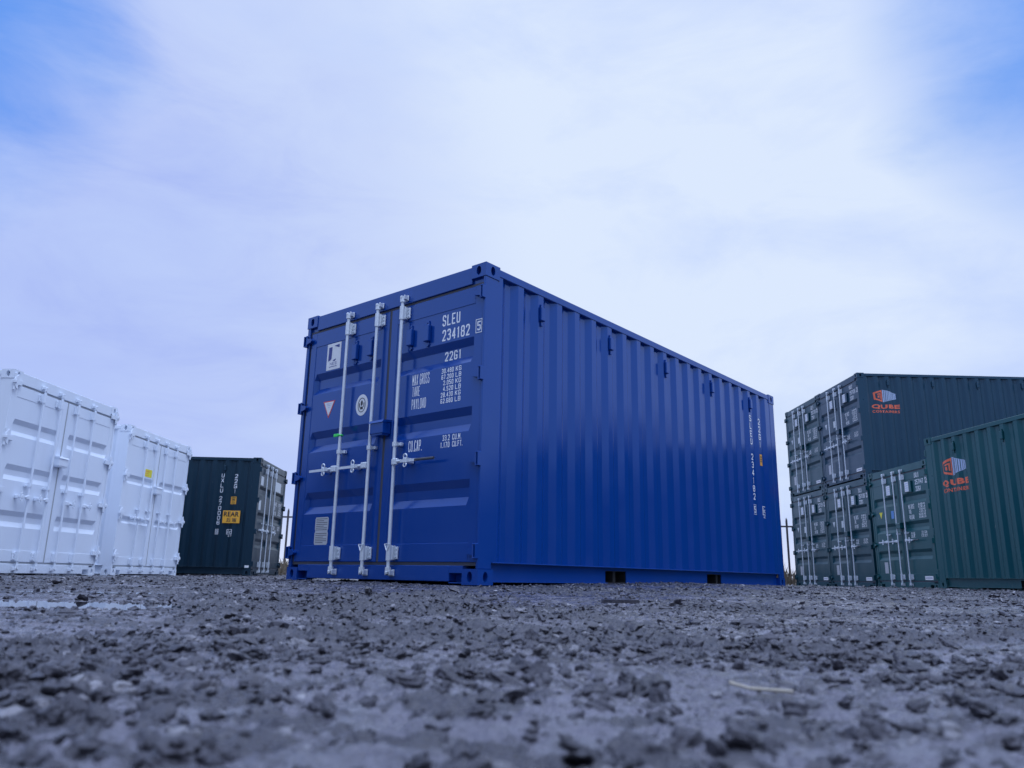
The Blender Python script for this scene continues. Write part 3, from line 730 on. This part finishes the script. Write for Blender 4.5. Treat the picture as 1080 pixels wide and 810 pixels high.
# signs on the left leaf
on_door([rect(U(2.092), U(1.879), 1.984, 2.250)], 'company_sign', SIGNW, Lf, .0165)
on_door([poly([(U(2.065), 2.215), (U(2.015), 2.215), (U(2.018), 2.10), (U(2.030), 2.085), (U(2.068), 2.075)]), poly([(U(1.985), 2.222), (U(1.905), 2.228), (U(1.905), 2.195)]),
         poly([(U(2.000), 2.070), (U(1.975), 2.084), (U(1.945), 2.086), (U(1.962), 2.068)]), word('NES', U(2.040), U(1.935), 2.030, 2.058, .02), rect(U(2.05), U(1.93), 2.012, 2.017)],
        'company_sign_print', NAVYL, Lf, .0148)
on_door([poly([(U(2.092), 1.672), (U(1.998), 1.502), (U(1.910), 1.670)])], 'triangle_sign_border', RED, Lf, .0165, t=.001)
on_door([poly([(U(2.075), 1.662), (U(1.999), 1.524), (U(1.927), 1.661)])], 'triangle_sign', SIGNW, Lf, .0153)
on_door([rect(U(2.035), U(1.965), 1.642, 1.646), rect(U(2.025), U(1.975), 1.625, 1.629), rect(U(2.015), U(1.985), 1.606, 1.610)], 'triangle_sign_print', ICONB, Lf, .0136)
def ell(u, z, a_, b_, n=28): return poly([(U(u)+a_*math.cos(2*math.pi*k/n), z+b_*math.sin(2*math.pi*k/n)) for k in range(n)])
def ring2(u, z, a_, b_, t, n=28):
    bm = bmesh.new(); A = []; B = []
    for k in range(n):
        c, s_ = math.cos(2*math.pi*k/n), math.sin(2*math.pi*k/n); A.append(bm.verts.new((U(u)+a_*c, z+b_*s_, 0))); B.append(bm.verts.new((U(u)+(a_-t)*c, z+(b_-t)*s_, 0)))
    for k in range(n): bm.faces.new((A[k], A[(k+1) % n], B[(k+1) % n], B[k]))
    return bm
on_door([ell(1.509, 1.570, .084, .100)], 'approval_sign', SIGNW, Lf, .0165)
on_door([ring2(1.509, 1.570, .054, .068, .006), ell(1.509, 1.588, .014, .026, 12), rect(U(1.527), U(1.491), 1.530, 1.555), rect(U(1.545), U(1.535), 1.55, 1.59), rect(U(1.483), U(1.473), 1.55, 1.59)], 'approval_sign_print', BLACKL, Lf, .0149)
pl = [poly([(U(2.070), .335), (U(2.060), .318), (U(1.885), .318), (U(1.873), .335), (U(1.873), .425), (U(1.880), .432), (U(1.880), .452), (U(1.873), .459), (U(1.873), .552), (U(1.885), .568), (U(2.060), .568), (U(2.070), .552), (U(2.070), .459), (U(2.063), .452), (U(2.063), .432), (U(2.070), .425)])]
on_door(pl, 'data_plate', ALU, Lf, .0165)
on_door([rect(U(2.055), U(1.89 if k % 3 else 1.94), .335+k*.0165, .340+k*.0165) for k in range(14) if k not in (6,)], 'data_plate_print', BLACKL, Lf, .0150, t=.0004)
# markings on the long side
on_side([stack_word('SLEU', 5.229, .060, 2.187, 1.778)], 'side_prefix_lettering', LETTER, RP); on_side([stack_word('234182', 5.229, .060, 1.676, 1.062)], 'side_serial_lettering', LETTER, RP)
on_side([word('5', 5.205, 5.253, .915, 1.000, .02), rect(5.194, 5.264, .894, .899), rect(5.194, 5.264, 1.016, 1.021), rect(5.194, 5.199, .8991, 1.0159), rect(5.259, 5.264, .8991, 1.0159)], 'side_check_lettering', LETTER, RP)
on_side([stack_word('22G1', 5.509, .060, 2.183, 1.774)], 'side_size_lettering', LETTER, RP)
on_side([rect(5.475, 5.545, 1.552, 1.702)], 'height_label', AMBER, RP)
on_side([rect(5.485, 5.535, 1.66, 1.675), rect(5.485, 5.535, 1.60, 1.612), rect(5.490, 5.530, 1.625, 1.645)], 'height_label_print', BLACKL, RP, proud=.0035)
on_side(pic_frame(5.470, 5.580, .905, 1.019)+[word('ic', 5.49, 5.56, .93, .995, .01), word('47', 5.49, 5.56, .862, .898, .01)], 'register_mark', LETTER, RP)

def logo(panel):
    on_side([poly([(.375, 2.095), (.600, 2.170), (.600, 2.125), (.415, 2.070), (.425, 1.945), (.600, 1.905), (.600, 1.868), (.388, 1.918)]), poly([(.455, 2.055), (.560, 2.087), (.560, 1.945), (.538, 1.950), (.536, 2.055), (.478, 2.036)]),
             poly([(.575, 2.1165), (.5999, 2.1245), (.5999, 1.9055), (.575, 1.911)]), poly([(.470, 2.015), (.515, 2.025), (.515, 1.960), (.475, 1.965)])], 'logo_end', ORANGE, panel)
    st_ = []
    n = 9
    for k in range(n):
        a0 = .612+k*.037; a1 = a0+.026; f = lambda a: (2.170-(a-.612)*.31, 1.868+(a-.612)*.26)
        st_.append(poly([(a0, f(a0)[0]), (a1, f(a1)[0]), (a1, f(a1)[1]), (a0, f(a0)[1])]))
    st_.append(poly([(.612, 2.180), (.945, 2.076), (.945, 2.068), (.612, 2.1705)])); st_.append(poly([(.612, 1.860), (.945, 1.946), (.945, 1.954), (.612, 1.8675)]))
    on_side(st_, 'logo_side', ICONB, panel)
    on_side([word('QUBE', .320, 1.000, 1.680, 1.800, bold=.045, spacing=1.15), word('CONTAINERS', .330, .990, 1.590, 1.655, bold=.025, spacing=1.15)], 'logo_lettering', ORANGE, panel)

def green_fit(root, Lf, Rf, mat, num):
    rod_set(Lf, GALV, U(1.720), 1, hdir=-1, reach=.38); rod_set(Lf, GALV, U(1.295), 1, hdir=-1, reach=.38); rod_set(Rf, GALV, U(.960), 1, hdir=1, reach=.30, grip=True)
    lockbox(Lf, mat, U(1.255), U(1.085))
    for (D_, ua, ub) in ((Lf, 1.66, 1.40), (Rf, .87, .62)):
        m = MB(); m.box(U(ua), U(ub), -.018, .0165, 1.985, 2.225, .006); m.build('label_mount', mat, D_)
        on_door([rect(U(ua-.012), U(ub+.085), 2.005, 2.212)], 'white_label', SIGNW, D_, -.0185)
        on_door([rect(U(ua-.03), U(ub+.10), 2.03+k*.045, 2.045+k*.045) for k in range(4)], 'white_label_print', ICONB, D_, -.0202, t=.0006)
    on_door([word('UXLU', U(.50), U(.33), 2.268, 2.372, .02)], 'prefix_lettering', LETTER, Rf, .0110)
    on_door([word(num, U(.50), U(.19), 2.125, 2.225)], 'serial_lettering', LETTER, Rf, .0162); on_door([word('2', U(.105), U(.055), 2.125, 2.225)]+pic_frame(U(.115), U(.045), 2.115, 2.235, .006), 'check_digit', LETTER, Rf, .0108)
    on_door([word('22G1', U(.495), U(.30), 1.988, 2.085, .02)], 'size_lettering', LETTER, Rf, .0162)
    on_door(weights(.860, .215, 1.735, 1.425, 0, 0), 'weights_lettering', LETTER, Rf, .0162, split=(1, 1, 1, 12))
    on_door(cucap(1.045, 1.165), 'capacity_lettering', LETTER, Rf, .0162, split=(1, 4))
    on_door([rect(U(.480), U(.185), .185, .262)], 'bottom_label', SIGNW, Rf, .0112)
    on_door([word('DEPOT 2020', U(.455), U(.21), .205, .240)] if False else [rect(U(.455), U(.21), .218, .230)], 'bottom_label_print', NAVYL, Rf, .0095, t=.0006)
    on_door([poly([(U(2.11), 1.66), (U(2.04), 1.52), (U(1.97), 1.66)])], 'triangle_label', YELLOW if num == '257147' else LABELW, Lf, .0162)
    on_door([rect(U(1.59), U(1.47), 1.49, 1.66)], 'approval_label', LABELB if num == '257147' else LABELW, Lf, .0162)
    on_door([rect(U(2.08), U(1.93), .32, .56)], 'data_plate', ALU, Lf, .0162)

DG = 'stacked dark green containers with white labelled doors'
def green(num, corner, z, mat, label, yaw=.86, group=DG):
    loc, rz = place(corner, yaw, 1, z); r_ = container('shipping_container', loc, rz, mat, 'green', label, group); green_fit(r_[0], r_[1], r_[2], mat, num); return r_
y_ = R(.86); ux, uy = -math.sin(y_), math.cos(y_)
cA = (8.5246, 18.5026); cB = (8.5246+ux*(W+.03), 18.5026+uy*(W+.03))
gA = green('257139', cA, -.0282, GREEN, 'dark green container on the ground directly beneath the upper one with the orange logo')
gB = green('257151', cB, -.0282, GREEN, 'lower dark green container at the left end of the stack, beside the fence gap')
gC = green('257126', cA, -.0282+H, NAVY, 'upper dark container with the orange and pale blue logo high on its flat looking side')
logo(gC[4])
gD = green('257133', cB, -.0282+H, GREEN, 'upper dark green container at the left rear of the stack, nearest the blue container')
loc, rz = place((8.4861, 15.7224), 1.6, 1, -.0045)
gT = container('shipping_container', loc, rz, GREEN2, 'green', 'single dark green container with a blue sticker, doors between the stack and the corrugated container'); green_fit(gT[0], gT[1], gT[2], GREEN2, '257147')
gT[0]['group'] = DG
loc, rz = place((7.4123, 13.7085), -83.028, 1, .0350)
gS = container('shipping_container', loc, rz, GREEN2, 'green', 'teal green container at the right edge with corrugated side, scuffs and orange logo'); logo(gS[4])
for s_ in ((gS[1], U(1.72), -1), (gS[1], U(1.295), -1), (gS[2], U(.96), 1)): rod_set(s_[0], GALV, s_[1], 1, hdir=s_[2])

# white pair
def white(corner, yaw, z, label, bands, shift=0):
    loc, rz = place(corner, yaw, -1, z)
    r_ = container('shipping_container', loc, rz, WHITE, 'white', label, 'white containers side by side', bands=bands, xm=-.01)
    for D_, s_, hd in ((r_[1], .60, -1), (r_[1], .98, -1), (r_[2], 1.38, 1), (r_[2], 1.79, 1)): rod_set(D_, WHITE, s_-HW, -1 if hd < 0 else 1, hdir=hd, reach=.24, top=2.475)
    lockbox(r_[1], WHITE, 1.06-HW, 1.26-HW, 1.47, 1.60)
    return r_
w1 = white((-6.4258, 9.7072), 176.82, -.0130, 'white container at the left edge with three pressed bands across each door', BAND3)
w2 = white((-6.7200, 13.4934), 177.81, -.0155, 'white container with a yellow sticker on its door, beside the dark REAR container', BAND2)
on_door([rect(.70-HW, .99-HW, 1.765, 1.905)], 'yellow_label', YELLOW, w2[1], .0162)
on_door([rect(.73-HW, .90-HW, 1.855, 1.875), rect(.73-HW, .86-HW, 1.82, 1.835), rect(.76-HW, .88-HW, 1.785, 1.80)], 'yellow_label_print', AMBER, w2[1], .0147, t=.0006)

# dark container behind the white pair
loc, rz = place((-5.6295, 17.4292), 182.31, -1, .0058)
dk = container('shipping_container', loc, rz, NAVYD, 'green', 'dark container behind the white ones with a yellow REAR plate on its side', None, xm=-.02, side_vents=(.79,))
for D_, s_, hd in ((dk[1], .50, -1), (dk[1], .90, -1), (dk[2], 1.27, 1)): rod_set(D_, GALV, s_-HW, 1, hdir=hd)
X_ = lambda s_: s_-HW
on_door([rect(X_(1.52), X_(2.02), 1.99, 2.22)], 'white_label', LABELW, dk[2], .0162); on_door(weights(.90, .25, 1.735, 1.425, 0, 0), 'weights_lettering', LETTER, dk[2], .0162, split=(1, 1, 1, 12)); on_door(cucap(1.07, 1.17), 'capacity_lettering', LETTER, dk[2], .0162, split=(1, 4))
on_door([rect(X_(.20), X_(.42), 2.0, 2.2), rect(X_(.18), X_(.36), 1.44, 1.66)], 'pale_label', LABELW, dk[1], .0162)
on_side([stack_word('UXLU', -.822, .075, 2.216, 1.767)], 'side_prefix_lettering', LETTER, dk[3], -1)
on_side([stack_word('270006', -.822, .075, 1.703, 1.060)], 'side_serial_lettering', LETTER, dk[3], -1)
on_side([stack_word('22G1', -.524, .075, 2.205, 1.753)], 'side_size_lettering', LETTER, dk[3], -1)
on_side(pic_frame(-.872, -.792, .870, .985)+[word('0', -.850, -.812, .890, .965, .02)], 'side_check_lettering', LETTER, dk[3], -1)
on_side([rect(-.600, -.470, 1.537, 1.702)], 'height_label', AMBER, dk[3], -1)
on_side([rect(-.585, -.485, 1.665, 1.685), rect(-.585, -.485, 1.60, 1.615), rect(-.575, -.495, 1.63, 1.65), rect(-.585, -.485, 1.555, 1.57)], 'height_label_print', BLACKL, dk[3], -1, proud=.0035)
m = MB(); m.box(-HW-.004, -HW+.006, .352, .728, 1.118, 1.390, .002); m.build('rear_plate', AMBER, dk[3])
def plate_text(bms, name, mat):
    m = MB()
    for b in bms: extrude_slight(b, .001); m.merge(b)
    for v in m.bm.verts: v.co = Vector((-HW-.0045-v.co.z, -v.co.x, v.co.y))
    return m.build(name, mat, dk[3])
plate_text([word('REAR', -.705, -.375, 1.262, 1.370, bold=.03), ], 'rear_plate_lettering', BLACKL)
plate_text([word('\u540e', -.640, -.545, 1.140, 1.235, .01), word('\u7aef', -.520, -.425, 1.140, 1.235, .01)], 'rear_plate_characters', BLACKL)
on_side(pic_frame(-.625, -.500, .875, .985)+[word('ic', -.60, -.525, .895, .965, .01), word('47', -.59, -.50, .820, .860, .02)], 'register_mark', LETTER, dk[3], -1)
m = MB(); m.box(-HW+.0035, -HW+.0058, .055, .145, .165, .215); m.build('small_label', SIGNW, dk[0])

# ------------------------------------------------------------------ palisade fence behind the yard
STEEL = flat('weathered_fence_steel', (.11, .10, .11), .6, .3)
FY = 25.6; fence = tag(link(bpy.data.objects.new('palisade_fence', None)), 'dark steel palisade fence with pointed pales seen through the gaps behind the containers', 'fence'); fence.location = (0, FY, 0)
x = -19.0; k = 0
while x < 33:
    m = MB(); m.box(x-.03, x+.03, .02, .10, -.05, 2.0); m.build('post', STEEL, fence)
    m = MB(); m.box(x+.03, x+2.72, .015, .055, 1.82, 1.87); m.box(x+.03, x+2.72, .015, .055, .28, .33); m.build('rail', STEEL, fence)
    m = MB()
    for q in range(12):
        xx = x+.115+q*.222; jt = random.uniform(-.006, .006)
        m.prism([(xx-.033, .04), (xx+.033, .04), (xx+.033+jt, 2.02), (xx+.018+jt, 2.12), (xx+.006+jt, 2.06), (xx+jt, 2.14), (xx-.006+jt, 2.06), (xx-.018+jt, 2.12), (xx-.033+jt, 2.02)], 'y', .002, .012)
    m.build('pale_panel', STEEL, fence)
    x += 2.75; k += 1
# dry grass growing along the foot of the fence
STRAW = flat('dry_grass', (.26, .21, .15), .8, 0, .35)
m = MB(); rg = random.Random(4)
for q in range(9000):
    cx = rg.uniform(-14, 22); cy = FY-.15+rg.gauss(0, .28); hh = rg.uniform(.25, .80)*(.6+.5*math.sin(cx*1.7)**2); a = rg.uniform(0, 6.28); l_ = rg.uniform(.0, .25)
    dx, dy = math.cos(a), math.sin(a); wd = rg.uniform(.004, .010)
    z0 = -.03
    p = [Vector((cx-dy*wd, cy+dx*wd, z0)), Vector((cx+dy*wd, cy-dx*wd, z0)), Vector((cx+dx*l_*.4+dy*wd*.7, cy+dy*l_*.4-dx*wd*.7, hh*.6)), Vector((cx+dx*l_, cy+dy*l_, hh)), Vector((cx+dx*l_*.4-dy*wd*.7, cy+dy*l_*.4+dx*wd*.7, hh*.6))]
    m.bm.faces.new([m.bm.verts.new(v) for v in p])
tag(m.build('dry_grass', STRAW, recalc=False), 'dry straw coloured grass along the foot of the fence', 'grass', kind='stuff')

# unseen belt of trees, added to give the containers dark reflections
ADDED_LEAF = flat('added_dark_foliage', (.045, .06, .045), .8, 0, .4)
m = MB(); rg = random.Random(9)
for q in range(11000):
    a = R(rg.uniform(42, 305)); rad = rg.uniform(44, 56); top = 7.2+1.8*math.sin(a*7)+1.0*math.sin(a*17+1); z = rg.uniform(-.2, 1)*top
    c = Vector((math.sin(a)*rad, math.cos(a)*rad, max(z, .2))); s = rg.uniform(.5, 1.3)
    p = [c+Vector((rg.gauss(0, s), rg.gauss(0, s), rg.gauss(0, s*.6))) for _ in range(3)]
    for v_ in p: v_.z = max(v_.z, -.3)
    m.bm.faces.new([m.bm.verts.new(v) for v in p])
tag(m.build('unseen_tree_belt', ADDED_LEAF, recalc=False), 'unseen dark belt of trees added for dark reflections in the containers', 'woodland', kind='stuff')

# ------------------------------------------------------------------ small things lying in the mud
TW = flat('pale_straw', (.42, .37, .29), .6, 0, .1)
m = MB(); z = hpt(.222, .70)+.004
pts = [(.200, .735), (.212, .715), (.226, .700), (.240, .690)]
for a_, b_ in zip(pts[:-1], pts[1:]): m.cyl((*a_, hpt(*a_)+.004), (*b_, hpt(*b_)+.004), .0016, 6, .0013)
tag(m.build('twig', TW, smooth=True), 'short pale twig lying on the mud at the lower right of the blue container', 'twig')
SL = mud('slate_chip_stone', True)
def chip(x, y, a, w_, d_, label):
    m = MB(); n = 9; z = hpt(x, y)+.004; rg = random.Random(int(x*100)); P_ = []
    for k in range(n):
        t_ = 2*math.pi*k/n; r_ = rg.uniform(.75, 1.1); u_, v_ = w_*r_*math.cos(t_), d_*r_*math.sin(t_)
        P_.append((x+u_*math.cos(a)-v_*math.sin(a), y+u_*math.sin(a)+v_*math.cos(a)))
    m.prism(P_, 'z', z-.004, z+.009); o = m.build('stone_chip', SL); return tag(o, label, 'stone')
chip(.42, 3.0, .1, .075, .05, 'flat thin chip of stone lying in front of the blue container near its front corner')
